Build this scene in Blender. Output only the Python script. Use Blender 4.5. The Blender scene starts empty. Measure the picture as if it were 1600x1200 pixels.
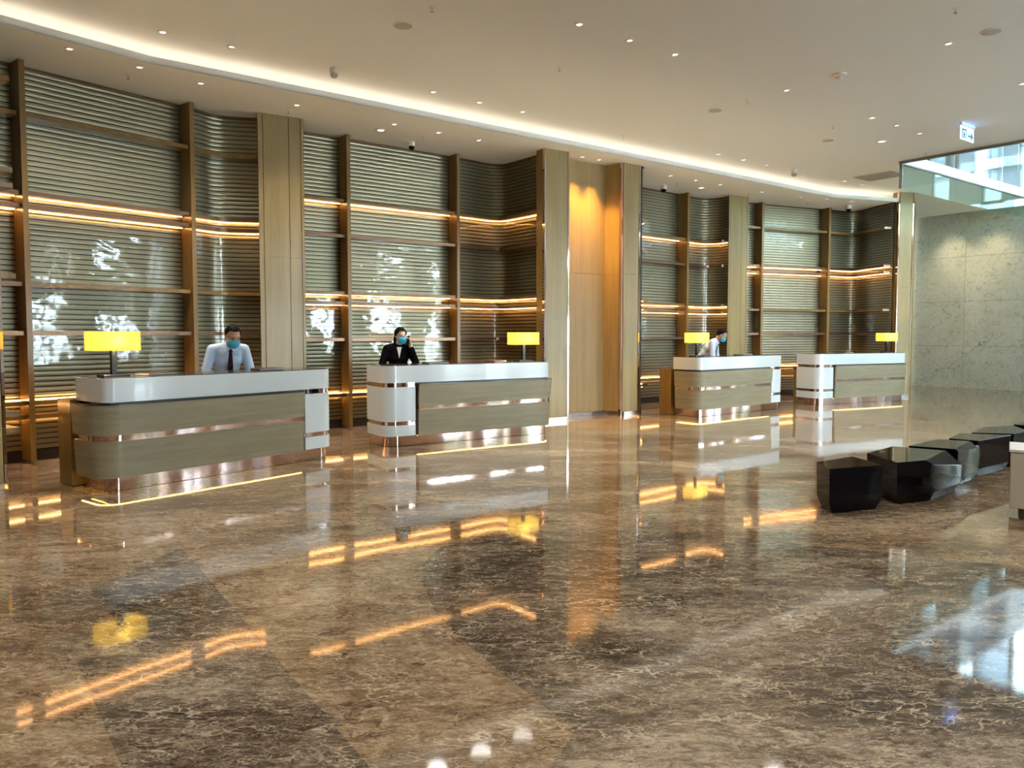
import bpy, bmesh, math, random
from mathutils import Vector, Matrix
random.seed(7)
SC = bpy.context.scene
COL = SC.collection
PI = math.pi

# ------------------------------------------------------------------ camera
FPX, CAM_H, PITCH, VC = 1200.0, 1.5, math.radians(3.0), 585.0
cd = bpy.data.cameras.new('camera'); cam = bpy.data.objects.new('camera', cd); COL.objects.link(cam)
cam.location = (0, 0, CAM_H); cam.rotation_euler = (PI/2 - PITCH, 0, 0)
cd.sensor_width = 36; cd.lens = 36*FPX/1600; cd.shift_y = -15/1600; cd.clip_end = 300
SC.camera = cam

# ------------------------------------------------------------------ sky and exposure
wd = bpy.data.worlds.new('sky'); SC.world = wd; wd.use_nodes = True
_b = wd.node_tree.nodes['Background']
_b.inputs[0].default_value = (0.74, 0.89, 1.0, 1); _b.inputs[1].default_value = 9.5
SC.view_settings.view_transform = 'Standard'; SC.view_settings.look = 'None'
SC.view_settings.exposure = 1.95; SC.view_settings.gamma = 1
SC.view_settings.use_curve_mapping = False
SC.cycles.max_bounces = 8; SC.cycles.diffuse_bounces = 4; SC.cycles.glossy_bounces = 5
SC.cycles.transparent_max_bounces = 12; SC.cycles.sample_clamp_indirect = 6
SC.cycles.caustics_reflective = False; SC.cycles.caustics_refractive = False

# room frame: u runs along the reception wall, w points from it to the entrance front
UA = math.radians(37.3)
U = Vector((math.cos(UA), math.sin(UA))); Wd = Vector((math.sin(UA), -math.cos(UA)))
def W(a, b, z=0.0):
    p = U*a + Wd*b
    return Vector((p.x, p.y, z))
ZS, ZM, ZR = 4.6, 4.83, 8.9           # soffit, main ceiling, roof of the upper floor
A_NE, A_SW, B_SE, B_NW = 22.7, -9.3, 6.36, -12.2
VA0, VB0, VB1 = 15.16, -7.45, 0.6      # void in the ceiling: a from VA0 to A_NE, b from VB0 to VB1

# pixel of the 1600x1200 frame -> point on the horizontal plane z
def onz(u, v, z=0.0):
    F = Vector((0, math.cos(PITCH), -math.sin(PITCH))); Up = Vector((0, math.sin(PITCH), math.cos(PITCH)))
    d = Vector((1, 0, 0))*((u-800)/FPX) + Up*(-(v-VC)/FPX) + F
    t = (z-CAM_H)/d.z
    return Vector((0, 0, CAM_H)) + d*t

# portals guide the sky light through the glazed fronts
def portal(p0, p1, z0, z1, name):
    L = bpy.data.lights.new(name, 'AREA'); L.shape = 'RECTANGLE'
    L.size = (p1-p0).length; L.size_y = z1-z0; L.cycles.is_portal = True
    o = bpy.data.objects.new(name, L); COL.objects.link(o)
    c = (p0+p1)/2; o.location = (c.x, c.y, (z0+z1)/2)
    inward = (W((A_NE+A_SW)/2, -3) - Vector((c.x, c.y, 0))); inward.z = 0
    ax = (p1-p0).normalized(); nrm = Vector((-ax.y, ax.x, 0))
    if nrm.dot(inward) < 0: nrm = -nrm
    o.rotation_euler = nrm.to_track_quat('-Z', 'Z').to_euler()
portal(W(7, B_SE+.3), W(A_NE, B_SE+.3), 0, ZR, 'portal_entrance_front')
portal(W(A_NE+.3, -3.5), W(A_NE+.3, 1.2), 0, ZM, 'portal_side_front')
portal(W(A_NE+.3, B_NW), W(A_NE+.3, B_SE), ZM+.17, ZR, 'portal_upper_side')

# ------------------------------------------------------------------ materials
def new_mat(name):
    m = bpy.data.materials.new(name); m.use_nodes = True
    nt = m.node_tree; return m, nt, nt.nodes['Principled BSDF']
def plain(name, col, rough=0.5, metal=0.0, spec=0.5, coat=0.0, emit=None, es=0.0):
    m, nt, p = new_mat(name)
    p.inputs['Base Color'].default_value = (*col, 1); p.inputs['Roughness'].default_value = rough
    p.inputs['Metallic'].default_value = metal; p.inputs['Specular IOR Level'].default_value = spec
    p.inputs['Coat Weight'].default_value = coat; p.inputs['Coat Roughness'].default_value = 0.03
    if emit:
        p.inputs['Emission Color'].default_value = (*emit, 1); p.inputs['Emission Strength'].default_value = es
    # slight procedural unevenness so that no surface is perfectly flat in tone
    n = nt.nodes.new('ShaderNodeTexNoise'); n.inputs['Scale'].default_value = 3.0
    c = nt.nodes.new('ShaderNodeTexCoord'); nt.links.new(c.outputs['Object'], n.inputs['Vector'])
    r = nt.nodes.new('ShaderNodeMapRange'); r.inputs[3].default_value = max(0.0, rough-0.02); r.inputs[4].default_value = rough+0.03
    nt.links.new(n.outputs['Fac'], r.inputs[0]); nt.links.new(r.outputs[0], p.inputs['Roughness'])
    return m
def ramp(nt, fac, stops):
    r = nt.nodes.new('ShaderNodeValToRGB'); e = r.color_ramp.elements
    while len(e) < len(stops): e.new(0.5)
    for i, (pos, c) in enumerate(stops): e[i].position = pos; e[i].color = (*c, 1)
    nt.links.new(fac, r.inputs['Fac']); return r.outputs['Color']
def coords(nt, scale=(1, 1, 1), rot=(0, 0, 0)):
    c = nt.nodes.new('ShaderNodeTexCoord'); mp = nt.nodes.new('ShaderNodeMapping')
    mp.inputs['Scale'].default_value = scale; mp.inputs['Rotation'].default_value = rot
    nt.links.new(c.outputs['Object'], mp.inputs['Vector']); return mp.outputs['Vector']
def noise(nt, vec, scale, detail=4, rough=0.55, dist=0.0):
    n = nt.nodes.new('ShaderNodeTexNoise'); n.inputs['Scale'].default_value = scale
    n.inputs['Detail'].default_value = detail; n.inputs['Roughness'].default_value = rough
    n.inputs['Distortion'].default_value = dist; nt.links.new(vec, n.inputs['Vector']); return n.outputs['Fac']
def mixc(nt, fac, a, b, mode='MIX'):
    m = nt.nodes.new('ShaderNodeMix'); m.data_type = 'RGBA'; m.blend_type = mode
    if isinstance(fac, float): m.inputs[0].default_value = fac
    else: nt.links.new(fac, m.inputs[0])
    for s, v in ((6, a), (7, b)):
        if isinstance(v, tuple): m.inputs[s].default_value = (*v, 1)
        else: nt.links.new(v, m.inputs[s])
    return m.outputs[2]
def math_n(nt, op, a, b=0.0):
    m = nt.nodes.new('ShaderNodeMath'); m.operation = op
    for i, v in ((0, a), (1, b)):
        if isinstance(v, (int, float)): m.inputs[i].default_value = v
        else: nt.links.new(v, m.inputs[i])
    return m.outputs[0]
def wood(name, dark, light, scale, rough=0.4, coat=0.15, spec=0.4):
    m, nt, p = new_mat(name)
    v = coords(nt, scale)
    f = noise(nt, v, 1.0, 6, 0.6, 0.6); g = noise(nt, v, 6.0, 3, 0.6)
    s = math_n(nt, 'ADD', math_n(nt, 'MULTIPLY', f, 0.7), math_n(nt, 'MULTIPLY', g, 0.3))
    nt.links.new(ramp(nt, s, [(0.3, dark), (0.5, tuple((a+b)/2 for a, b in zip(dark, light))), (0.7, light)]), p.inputs['Base Color'])
    p.inputs['Roughness'].default_value = rough; p.inputs['Coat Weight'].default_value = coat
    p.inputs['Coat Roughness'].default_value = 0.15; p.inputs['Specular IOR Level'].default_value = spec
    return m
def stone_floor(name, stops, vein, vein_amt, crack):
    m, nt, p = new_mat(name)
    v = coords(nt, (1.0, 2.2, 1.0), (0, 0, math.radians(-14)))
    big = noise(nt, v, 0.6, 4, 0.6, 1.0); mid = noise(nt, v, 7.5, 8, 0.75, 1.5); fine = noise(nt, v, 42.0, 6, 0.75, 1.0)
    s = math_n(nt, 'ADD', math_n(nt, 'ADD', math_n(nt, 'MULTIPLY', big, 0.42), math_n(nt, 'MULTIPLY', mid, 0.36)), math_n(nt, 'MULTIPLY', fine, 0.22))
    col = ramp(nt, s, stops)
    # crackle: warped cell borders, thin and pale, broken up by noise
    cv = nt.nodes.new('ShaderNodeVectorMath'); cv.operation = 'ADD'
    wn = nt.nodes.new('ShaderNodeTexNoise'); wn.inputs['Scale'].default_value = 5.0; wn.inputs['Detail'].default_value = 4
    nt.links.new(v, wn.inputs['Vector'])
    sc = nt.nodes.new('ShaderNodeVectorMath'); sc.operation = 'SCALE'; sc.inputs['Scale'].default_value = 0.35
    nt.links.new(wn.outputs['Color'], sc.inputs[0]); nt.links.new(v, cv.inputs[0]); nt.links.new(sc.outputs[0], cv.inputs[1])
    for scl, wdt, amt, c in ((6.0, 0.05, vein_amt, vein), (15.0, 0.07, vein_amt*0.85, vein), (34.0, 0.10, vein_amt*0.7, vein), (9.0, 0.06, crack, tuple(x*0.35 for x in stops[0][1])), (4.0, 0.025, crack, tuple(x*0.35 for x in stops[0][1]))):
        vo = nt.nodes.new('ShaderNodeTexVoronoi'); vo.feature = 'DISTANCE_TO_EDGE'; vo.inputs['Scale'].default_value = scl
        nt.links.new(cv.outputs[0], vo.inputs['Vector'])
        mr = nt.nodes.new('ShaderNodeMapRange'); mr.inputs[1].default_value = 0.0; mr.inputs[2].default_value = wdt
        mr.inputs[3].default_value = 1.0; mr.inputs[4].default_value = 0.0
        nt.links.new(vo.outputs['Distance'], mr.inputs[0])
        br = noise(nt, v, scl*0.35, 4, 0.6)
        bm_ = nt.nodes.new('ShaderNodeMapRange'); bm_.inputs[1].default_value = 0.46; bm_.inputs[2].default_value = 0.62
        nt.links.new(br, bm_.inputs[0])
        fac = math_n(nt, 'MULTIPLY', math_n(nt, 'MULTIPLY', mr.outputs[0], bm_.outputs[0]), amt)
        col = mixc(nt, fac, col, c)
    nt.links.new(col, p.inputs['Base Color'])
    p.inputs['Roughness'].default_value = 0.05; p.inputs['Specular IOR Level'].default_value = 0.5
    p.inputs['Coat Weight'].default_value = 0.06; p.inputs['Coat Roughness'].default_value = 0.02
    # polished slabs are never perfectly level: a very shallow swell bends the reflections
    bp = nt.nodes.new('ShaderNodeBump'); bp.inputs['Strength'].default_value = 0.10; bp.inputs['Distance'].default_value = 0.02
    nt.links.new(noise(nt, coords(nt, (1, 1, 1)), 0.9, 1, 0.4), bp.inputs['Height'])
    nt.links.new(bp.outputs[0], p.inputs['Normal']); nt.links.new(bp.outputs[0], p.inputs['Coat Normal'])
    return m
def wall_marble(name):
    m, nt, p = new_mat(name)
    v = coords(nt, (1, 1, 1), (0.2, 0.3, 0.5))
    base = ramp(nt, noise(nt, v, 0.9, 6, 0.62, 1.0), [(0.32, (0.42, 0.43, 0.36)), (0.55, (0.48, 0.49, 0.42)), (0.75, (0.54, 0.54, 0.47))])
    for scl, wdt, amt, lo in ((0.9, 0.010, 0.8, 0.52), (2.3, 0.02, 0.55, 0.5), (5.5, 0.05, 0.5, 0.46), (11.0, 0.08, 0.35, 0.45)):
        wn = nt.nodes.new('ShaderNodeTexNoise'); wn.inputs['Scale'].default_value = scl*1.6; wn.inputs['Detail'].default_value = 5
        nt.links.new(v, wn.inputs['Vector'])
        sc = nt.nodes.new('ShaderNodeVectorMath'); sc.operation = 'SCALE'; sc.inputs['Scale'].default_value = 1.1/scl
        ad = nt.nodes.new('ShaderNodeVectorMath'); ad.operation = 'ADD'
        nt.links.new(wn.outputs['Color'], sc.inputs[0]); nt.links.new(v, ad.inputs[0]); nt.links.new(sc.outputs[0], ad.inputs[1])
        vo = nt.nodes.new('ShaderNodeTexVoronoi'); vo.feature = 'DISTANCE_TO_EDGE'; vo.inputs['Scale'].default_value = scl
        nt.links.new(ad.outputs[0], vo.inputs['Vector'])
        mr = nt.nodes.new('ShaderNodeMapRange'); mr.inputs[2].default_value = wdt; mr.inputs[3].default_value = 1; mr.inputs[4].default_value = 0
        nt.links.new(vo.outputs['Distance'], mr.inputs[0])
        b2 = nt.nodes.new('ShaderNodeMapRange'); b2.inputs[1].default_value = lo; b2.inputs[2].default_value = lo+0.15
        nt.links.new(noise(nt, v, scl*0.8, 3, 0.6), b2.inputs[0])
        base = mixc(nt, math_n(nt, 'MULTIPLY', math_n(nt, 'MULTIPLY', mr.outputs[0], b2.outputs[0]), amt), base, (0.09, 0.09, 0.07))
    nt.links.new(base, p.inputs['Base Color']); p.inputs['Roughness'].default_value = 0.25
    return m
def glass(name, tint, refl, rough=0.0, wave=0.0, k=0.9):
    m = bpy.data.materials.new(name); m.use_nodes = True; nt = m.node_tree
    nt.nodes.remove(nt.nodes['Principled BSDF']); out = nt.nodes['Material Output']
    t = nt.nodes.new('ShaderNodeBsdfTransparent'); t.inputs[0].default_value = (*tint, 1)
    g = nt.nodes.new('ShaderNodeBsdfGlossy'); g.inputs['Roughness'].default_value = rough
    lw = nt.nodes.new('ShaderNodeFresnel'); lw.inputs['IOR'].default_value = 1.5
    fac = math_n(nt, 'MINIMUM', math_n(nt, 'ADD', math_n(nt, 'MULTIPLY', lw.outputs[0], k), refl), 0.95)
    mx = nt.nodes.new('ShaderNodeMixShader'); nt.links.new(fac, mx.inputs[0])
    nt.links.new(t.outputs[0], mx.inputs[1]); nt.links.new(g.outputs[0], mx.inputs[2]); nt.links.new(mx.outputs[0], out.inputs[0])
    if wave:
        bp = nt.nodes.new('ShaderNodeBump'); bp.inputs['Strength'].default_value = wave; bp.inputs['Distance'].default_value = 0.02
        nt.links.new(noise(nt, coords(nt, (1, 1, 1.6)), 2.2, 2, 0.5), bp.inputs['Height']); nt.links.new(bp.outputs[0], g.inputs['Normal'])
    return m
def emitter(name, col, strength):
    m = bpy.data.materials.new(name); m.use_nodes = True; nt = m.node_tree
    nt.nodes.remove(nt.nodes['Principled BSDF']); e = nt.nodes.new('ShaderNodeEmission')
    e.inputs[0].default_value = (*col, 1); e.inputs[1].default_value = strength
    nt.links.new(e.outputs[0], nt.nodes['Material Output'].inputs[0]); return m

M = {}
M['ceiling'] = plain('ceiling paint', (0.80, 0.84, 0.83), 0.85)
M['lip'] = plain('ceiling lip paint', (0.78, 0.80, 0.80), 0.6)
M['plaster'] = plain('plaster', (0.62, 0.56, 0.47), 0.8)
M['darkwall'] = wood('walnut wall', (0.10,0.065,0.035), (0.17,0.115,0.065), (6,6,.5))
M['oak'] = wood('oak veneer upright grain', (0.21, 0.150, 0.056), (0.33, 0.255, 0.115), (9, 9, 0.5))
M['oakgold'] = wood('golden oak veneer upright grain', (0.27, 0.185, 0.075), (0.38, 0.275, 0.125), (9, 9, 0.5), 0.45)
M['oakdesk'] = wood('oak veneer level grain', (0.205, 0.175, 0.105), (0.325, 0.285, 0.185), (1.2, 1.2, 16), 0.38)
M['post'] = wood('post veneer', (0.16, 0.088, 0.020), (0.25, 0.152, 0.042), (8, 8, 0.6), 0.35, 0.3)
M['bronze'] = plain('dark bronze', (0.20, 0.12, 0.075), 0.28, 0.75)
M['copper'] = plain('pink copper sheet', (0.72, 0.54, 0.49), 0.05, 1.0)
M['rib'] = plain('ribbed panel', (0.47, 0.41, 0.30), 0.36, 0.62)
M['groove'] = plain('panel groove', (0.035, 0.027, 0.016), 0.6)
M['panelglass'] = glass('panel glass', (0.93, 0.95, 0.90), 0.02, 0.03, 0.35, 0.65)
M['white'] = plain('white solid surface', (0.62, 0.67, 0.68), 0.18, 0, 0.5, 0.3)
M['darktop'] = plain('dark counter top', (0.045, 0.035, 0.03), 0.12)
M['black'] = plain('black lacquer', (0.003, 0.003, 0.004), 0.04, 0, 0.12, 0.0)
M['blackmetal'] = plain('black metal', (0.012, 0.012, 0.014), 0.3, 0.5)
M['darkbase'] = plain('dark base', (0.03, 0.022, 0.015), 0.4)
M['steel'] = plain('brushed steel base', (0.42, 0.40, 0.39), 0.15, 1.0)
M['tan'] = plain('tan lacquer', (0.50, 0.44, 0.33), 0.4)
M['teal'] = glass('green tinted glass', (0.86, 0.98, 0.94), 0.03, 0.0, 0.0, 0.35)
M['clear'] = glass('clear glass', (0.93, 0.97, 0.96), 0.02)
M['window'] = glass('window glass', (0.96, 0.98, 0.98), 0.0)
M['frame'] = plain('grey aluminium', (0.35, 0.35, 0.34), 0.4, 0.6)
M['vent'] = plain('vent grey', (0.36, 0.35, 0.32), 0.6)
M['whiteplastic'] = plain('white plastic', (0.75, 0.73, 0.68), 0.4)
M['greydisc'] = plain('grey grille', (0.50, 0.48, 0.43), 0.7)
M['chrome'] = plain('chrome', (0.75, 0.74, 0.72), 0.15, 1.0)
M['led'] = emitter('warm shelf light', (1.0, 0.47, 0.15), 15.0)
M['deskled'] = emitter('desk base light', (1.0, 0.62, 0.16), 6.0)
M['coveled'] = emitter('cove light', (1.0, 0.74, 0.54), 1.5)
M['bulb'] = emitter('downlight lamp', (1.0, 0.92, 0.80), 0.9)
M['marblewall'] = wall_marble('pale veined marble')
M['floor'] = stone_floor('brown polished marble', [(0.37, (0.030, 0.017, 0.008)), (0.455, (0.125, 0.078, 0.041)), (0.52, (0.235, 0.158, 0.090)), (0.60, (0.430, 0.320, 0.205))], (0.58, 0.47, 0.33), 0.62, 0.9)
M['floordark'] = stone_floor('dark polished marble', [(0.38, (0.010, 0.007, 0.005)), (0.465, (0.060, 0.040, 0.026)), (0.53, (0.140, 0.100, 0.066)), (0.60, (0.330, 0.265, 0.185))], (0.55, 0.46, 0.33), 0.8, 0.6)

# ------------------------------------------------------------------ mesh helpers
class MB:
    def __init__(s): s.v = []; s.f = []; s.mi = []
    def add(s, vs, fs, mi=0):
        o = len(s.v); s.v += [tuple(v) for v in vs]; s.f += [tuple(i+o for i in f) for f in fs]; s.mi += [mi]*len(fs); return s
    def box(s, x0, x1, y0, y1, z0, z1, mi=0):
        return s.add([(x0,y0,z0),(x1,y0,z0),(x1,y1,z0),(x0,y1,z0),(x0,y0,z1),(x1,y0,z1),(x1,y1,z1),(x0,y1,z1)],
                     [(0,3,2,1),(4,5,6,7),(0,1,5,4),(1,2,6,5),(2,3,7,6),(3,0,4,7)], mi)
    def prism(s, poly, z0, z1, mi=0, poly1=None):
        n = len(poly); q = poly1 or poly
        return s.add([(p[0],p[1],z0) for p in poly]+[(p[0],p[1],z1) for p in q],
              [tuple(range(n-1,-1,-1)), tuple(range(n,2*n))]+[(i,(i+1)%n,n+(i+1)%n,n+i) for i in range(n)], mi)
    def lathe(s, prof, n=16, mi=0, c=(0,0,0)):
        vs = []; fs = []
        for r, z in prof:
            for k in range(n): a = 2*PI*k/n; vs.append((c[0]+r*math.cos(a), c[1]+r*math.sin(a), c[2]+z))
        for i in range(len(prof)-1):
            for k in range(n): fs.append((i*n+k, i*n+(k+1)%n, (i+1)*n+(k+1)%n, (i+1)*n+k))
        fs.append(tuple(range(n-1,-1,-1))); fs.append(tuple((len(prof)-1)*n+k for k in range(n)))
        return s.add(vs, fs, mi)
    def band(s, path0, path1, z0, z1, mi=0):
        """closed solid between two open plan paths of equal length"""
        n = len(path0)
        vs = [(p[0],p[1],z0) for p in path0]+[(p[0],p[1],z0) for p in path1]+[(p[0],p[1],z1) for p in path0]+[(p[0],p[1],z1) for p in path1]
        fs = []
        for i in range(n-1):
            fs += [(i,i+1,2*n+i+1,2*n+i),(n+i+1,n+i,3*n+i,3*n+i+1),(2*n+i,2*n+i+1,3*n+i+1,3*n+i),(i+1,i,n+i,n+i+1)]
        fs += [(0,2*n,3*n,n),(n-1,2*n-1,4*n-1,3*n-1)]
        return s.add(vs, fs, mi)
    def build(s, name, mats, parent=None, smooth=False, fix=True, bevel=0.0):
        me = bpy.data.meshes.new(name); me.from_pydata(s.v, [], s.f)
        for m in (mats if isinstance(mats, (list, tuple)) else [mats]): me.materials.append(m)
        for p, i in zip(me.polygons, s.mi): p.material_index = i
        if fix or bevel:
            b = bmesh.new(); b.from_mesh(me)
            if bevel:
                bmesh.ops.bevel(b, geom=list(b.edges), offset=bevel, segments=1, affect='EDGES', clamp_overlap=True)
            bmesh.ops.recalc_face_normals(b, faces=b.faces); b.to_mesh(me); b.free()
        if smooth:
            me.shade_smooth() if smooth is True else me.shade_smooth()
            if smooth is not True:
                me.set_sharp_from_angle(angle=math.radians(smooth))
        o = bpy.data.objects.new(name, me); COL.objects.link(o); o.parent = parent; return o
def tag(o, label=None, cat=None, group=None, kind=None):
    if label: o['label'] = label
    if cat: o['category'] = cat
    if group: o['group'] = group
    if kind: o['kind'] = kind
    return o
def empty(name, loc=(0,0,0), rz=0.0):
    o = bpy.data.objects.new(name, None); COL.objects.link(o); o.location = loc; o.rotation_euler = (0,0,rz)
    o.empty_display_size = 0.1; return o
def copy_tree(o, parent=None):
    c = o.copy(); COL.objects.link(c); c.parent = parent
    for ch in list(o.children): copy_tree(ch, c)
    return c
def V2(p): return Vector((p[0], p[1]))
def chaikin(pts, it=3):
    pts = [V2(p) for p in pts]
    for _ in range(it):
        q = [pts[0]]
        for i in range(len(pts)-1):
            a, b = pts[i], pts[i+1]
            if i > 0: q.append(a*0.75+b*0.25)
            if i < len(pts)-2: q.append(a*0.25+b*0.75)
        q.append(pts[-1]); pts = q
    return pts
def offset(path, d):
    """shift an open plan path to its right-hand side by d"""
    out = []
    for i, p in enumerate(path):
        a = path[max(i-1,0)]; b = path[min(i+1,len(path)-1)]
        t = (b-a).normalized(); out.append(p + Vector((t.y,-t.x))*d)
    return out
def frame2(ang): 
    d = Vector((math.cos(ang), math.sin(ang))); return d, Vector((-d.y, d.x))

# ================================================================== THE SETTING
def quad_ab(mb, a0, a1, b0, b1, z0, z1, mi=0):
    mb.prism([W(a0,b1)[:2], W(a1,b1)[:2], W(a1,b0)[:2], W(a0,b0)[:2]], z0, z1, mi)
fl = MB(); quad_ab(fl, A_SW-.3, A_NE+.3, B_NW-.3, B_SE+.3, -0.2, 0)
floor = tag(fl.build('floor', M['floor']), kind='structure')
# dark stone inlays let into the floor
inl = MB().prism([(.95,1.4),(.24,2.84),(-.03,3.31),(-.28,3.76),(-.42,4.1),(-.55,4.6),(-.58,4.95),(-.5,5.34),(-.2,5.65),(.49,5.85),(1.2,5.75),(1.9,5.5),(2.9,5.05),(4.4,4.4),(6.5,2.2),(4.0,-1.2),(2.2,-.2)][::-1], -0.01, 0.0012)
inl.build('dark_inlay', M['floordark'], floor)
MB().prism([(.66,1.05),(-.02,2.20),(.24,2.84),(.95,1.4)][::-1], -0.01, 0.0014).build('inlay_border', M['floordark'], floor)
def slabrow(p0, p1, q0, q1, n, name, zt=.0012):
    for i in range(n):
        t0, t1 = i/n, (i+1)/n
        f = lambda a, b, t: V2(a)*(1-t)+V2(b)*t
        MB().prism([f(p0,p1,t0), f(p0,p1,t1), f(q0,q1,t1), f(q0,q1,t0)], -0.01, zt).build(name, M['floordark'], floor)
slabrow((-2.48,4.45), (-.45,1.95), (-2.33,5.34), (.0,1.85), 4, 'inlay_slab')
slabrow((-2.02,3.48), (-.95,2.05), (-1.60,3.56), (-.45,2.13), 2, 'inlay_slab', .0006)
grd = MB().box(-90, 110, -90, 110, -0.3, -0.21)
tag(grd.build('ground', plain('outdoor paving', (0.75,0.73,0.69), 0.8)), kind='structure')

ce = MB()
quad_ab(ce, A_SW-.3, VA0, B_NW-.3, B_SE+.3, ZM, ZM+.17)
quad_ab(ce, VA0, A_NE+.3, B_NW-.3, VB0, ZM, ZM+.17)
quad_ab(ce, VA0, A_NE+.3, VB1, B_SE+.3, ZM, ZM+.17)
ceiling = tag(ce.build('ceiling', M['ceiling']), kind='structure')
rf = MB(); quad_ab(rf, A_SW-.3, A_NE+.3, B_NW-.3, B_SE+.3, ZR, ZR+.2)
tag(rf.build('ceiling_upper_floor', M['ceiling']), kind='structure')

# lower soffit over the reception recesses with its lit edge
edge = [Vector(p) for p in ((-5.75,7.12), (-5.11,7.84), (-4.14,8.99), (7.31,17.63), (8.78,18.13), (9.35,18.28))]
so = MB()
backs = [W(-3.0,B_NW)[:2], W(21.5,B_NW)[:2]]
so.prism([tuple(p) for p in edge]+[backs[1], backs[0]], ZS, ZS+.02)
soffit = tag(so.build('ceiling_soffit', M['ceiling']), kind='structure')
li = MB().band([tuple(p) for p in edge], [tuple(p) for p in offset(edge,-.03)], ZS-.001, ZS+.085)
li.build('lip', M['lip'], soffit)
lp = offset(edge, -.22)
MB().band([tuple(p) for p in lp], [tuple(p) for p in offset(edge,-.26)], ZS+.03, ZS+.07).build('cove_light', M['coveled'], soffit)
lp2 = offset(edge, -.45)
MB().band([tuple(p) for p in lp2], [tuple(p) for p in offset(edge,-.48)], ZS+.02, ZM).build('cove_back', M['ceiling'], soffit)

def wallpanel(name, p0, p1, z0, z1, mat, th=.2, side=1):
    p0, p1 = V2(p0), V2(p1); t = (p1-p0).normalized(); n = Vector((-t.y,t.x))*th*side
    mb = MB().prism([p0, p1, p1+n, p0+n], z0, z1)
    return tag(mb.build(name, mat), kind='structure')
wallpanel('wall_back', W(A_SW,B_NW), W(A_NE,B_NW), 0, ZR, M['plaster'])
wallpanel('wall_left', W(A_SW,B_SE), W(A_SW,B_NW), 0, ZR, M['darkwall'])
wallpanel('wall_left_return', W(A_SW,-8.75), W(.55,-8.9), 0, ZM, M['oak'])
wallpanel('wall_right_return', (9.50,18.33), (11.55,22.18), 0, ZM, M['oakgold'], .1, 1)
# pale marble wall in big slabs
mw = tag(empty('wall_right', W(A_NE,-10.7)), kind='structure')
N0 = W(A_NE,-10.75); org = mw.location
rows = [0, 1.17, 2.40, 3.62, ZM]
for ci in range(5):
    for ri in range(4):
        b0, b1 = -10.75+ci*1.45, -10.75+(ci+1)*1.45
        p0 = W(A_NE,b0+.003)-org; p1 = W(A_NE,b1-.003)-org; n = W(.06,0)
        MB().prism([p0[:2], p1[:2], (p1+n)[:2], (p0+n)[:2]], rows[ri]+.003, rows[ri+1]-.003).build('marble_slab', M['marblewall'], mw)
MB().prism([(W(A_NE+.05,-11)-org)[:2], (W(A_NE+.05,-3.5)-org)[:2], (W(A_NE+.3,-3.5)-org)[:2], (W(A_NE+.3,-11)-org)[:2]], 0, ZM).build('backing', M['groove'], mw)

# glazed fronts: panes and mullions
def glazing(name, pa, pb, z0, z1, nb, rows_z, cols_every=0, pier=.35):
    root = tag(empty(name, (pa.x, pa.y, 0)), kind='structure'); d = (pb-pa); L = d.length; d.normalize(); n = Vector((-d.y, d.x, 0))
    root.rotation_euler = (0,0,math.atan2(d.y,d.x))
    w = L/nb
    pane = None
    zs = [z0]+rows_z+[z1]
    for i in range(nb):
        for j in range(len(zs)-1):
            MB().box(i*w+.03,(i+1)*w-.03,-.006,.006,zs[j]+.03,zs[j+1]-.03).build('pane', M['window'], root)
    for i in range(nb+1):
        big = cols_every and i % cols_every == 0
        r = pier if big else .035
        MB().box(i*w-r,i*w+r,-.09 if not big else -.35,.09 if not big else .35,z0,z1).build('column' if big else 'mullion', M['plaster'] if big else M['frame'], root)
    for z in zs: MB().box(0,L,-.06,.06,z-.035,z+.035).build('transom', M['frame'], root)
    return root
wallpanel('wall_front', W(A_SW,B_SE), W(7,B_SE), 0, ZR, M['darkwall'], .2, -1)
glazing('window_1', W(11.8,B_SE), W(A_NE,B_SE), 0, ZM, 8, [2.7], 2, .45)
glazing('window_8', W(7,B_SE), W(9.4,B_SE), 0, ZM, 2, [2.7])
wallpanel('wall_front_added_pier', W(9.4,B_SE), W(11.8,B_SE), 0, ZM, M['darkwall'], .2, -1)  # unseen pier, added so the nearest stool's front mirrors something dark
glazing('window_2', W(A_NE,-3.5), W(A_NE,1.2), 0, ZM, 4, [2.7], 2, .4)
wallpanel('wall_right_end', W(A_NE,1.2), W(A_NE,B_SE), 0, ZM, M['darkwall'], .2, -1)
glazing('window_3', W(7,B_SE), W(A_NE,B_SE), ZM+.17, ZR, 8, [], 2, .4)
for k, (b0, b1, n) in enumerate(((-9.6,-7.0,3),(-6.5,-6.0,1),(-5.2,-4.7,1),(-3.2,B_SE,8))):
    glazing('window_%d' % (4+k), W(A_NE,b0), W(A_NE,b1), ZM+.17, ZR, n, [6.9])
for k, (b0, b1) in enumerate(((B_NW,-9.6),(-7.0,-6.5),(-6.0,-5.2),(-4.7,-3.2))):
    wallpanel('wall_right_upper_%d' % (k+1), W(A_NE,b0), W(A_NE,b1), ZM+.17, ZR, M['lip'], .2, -1)

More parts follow.
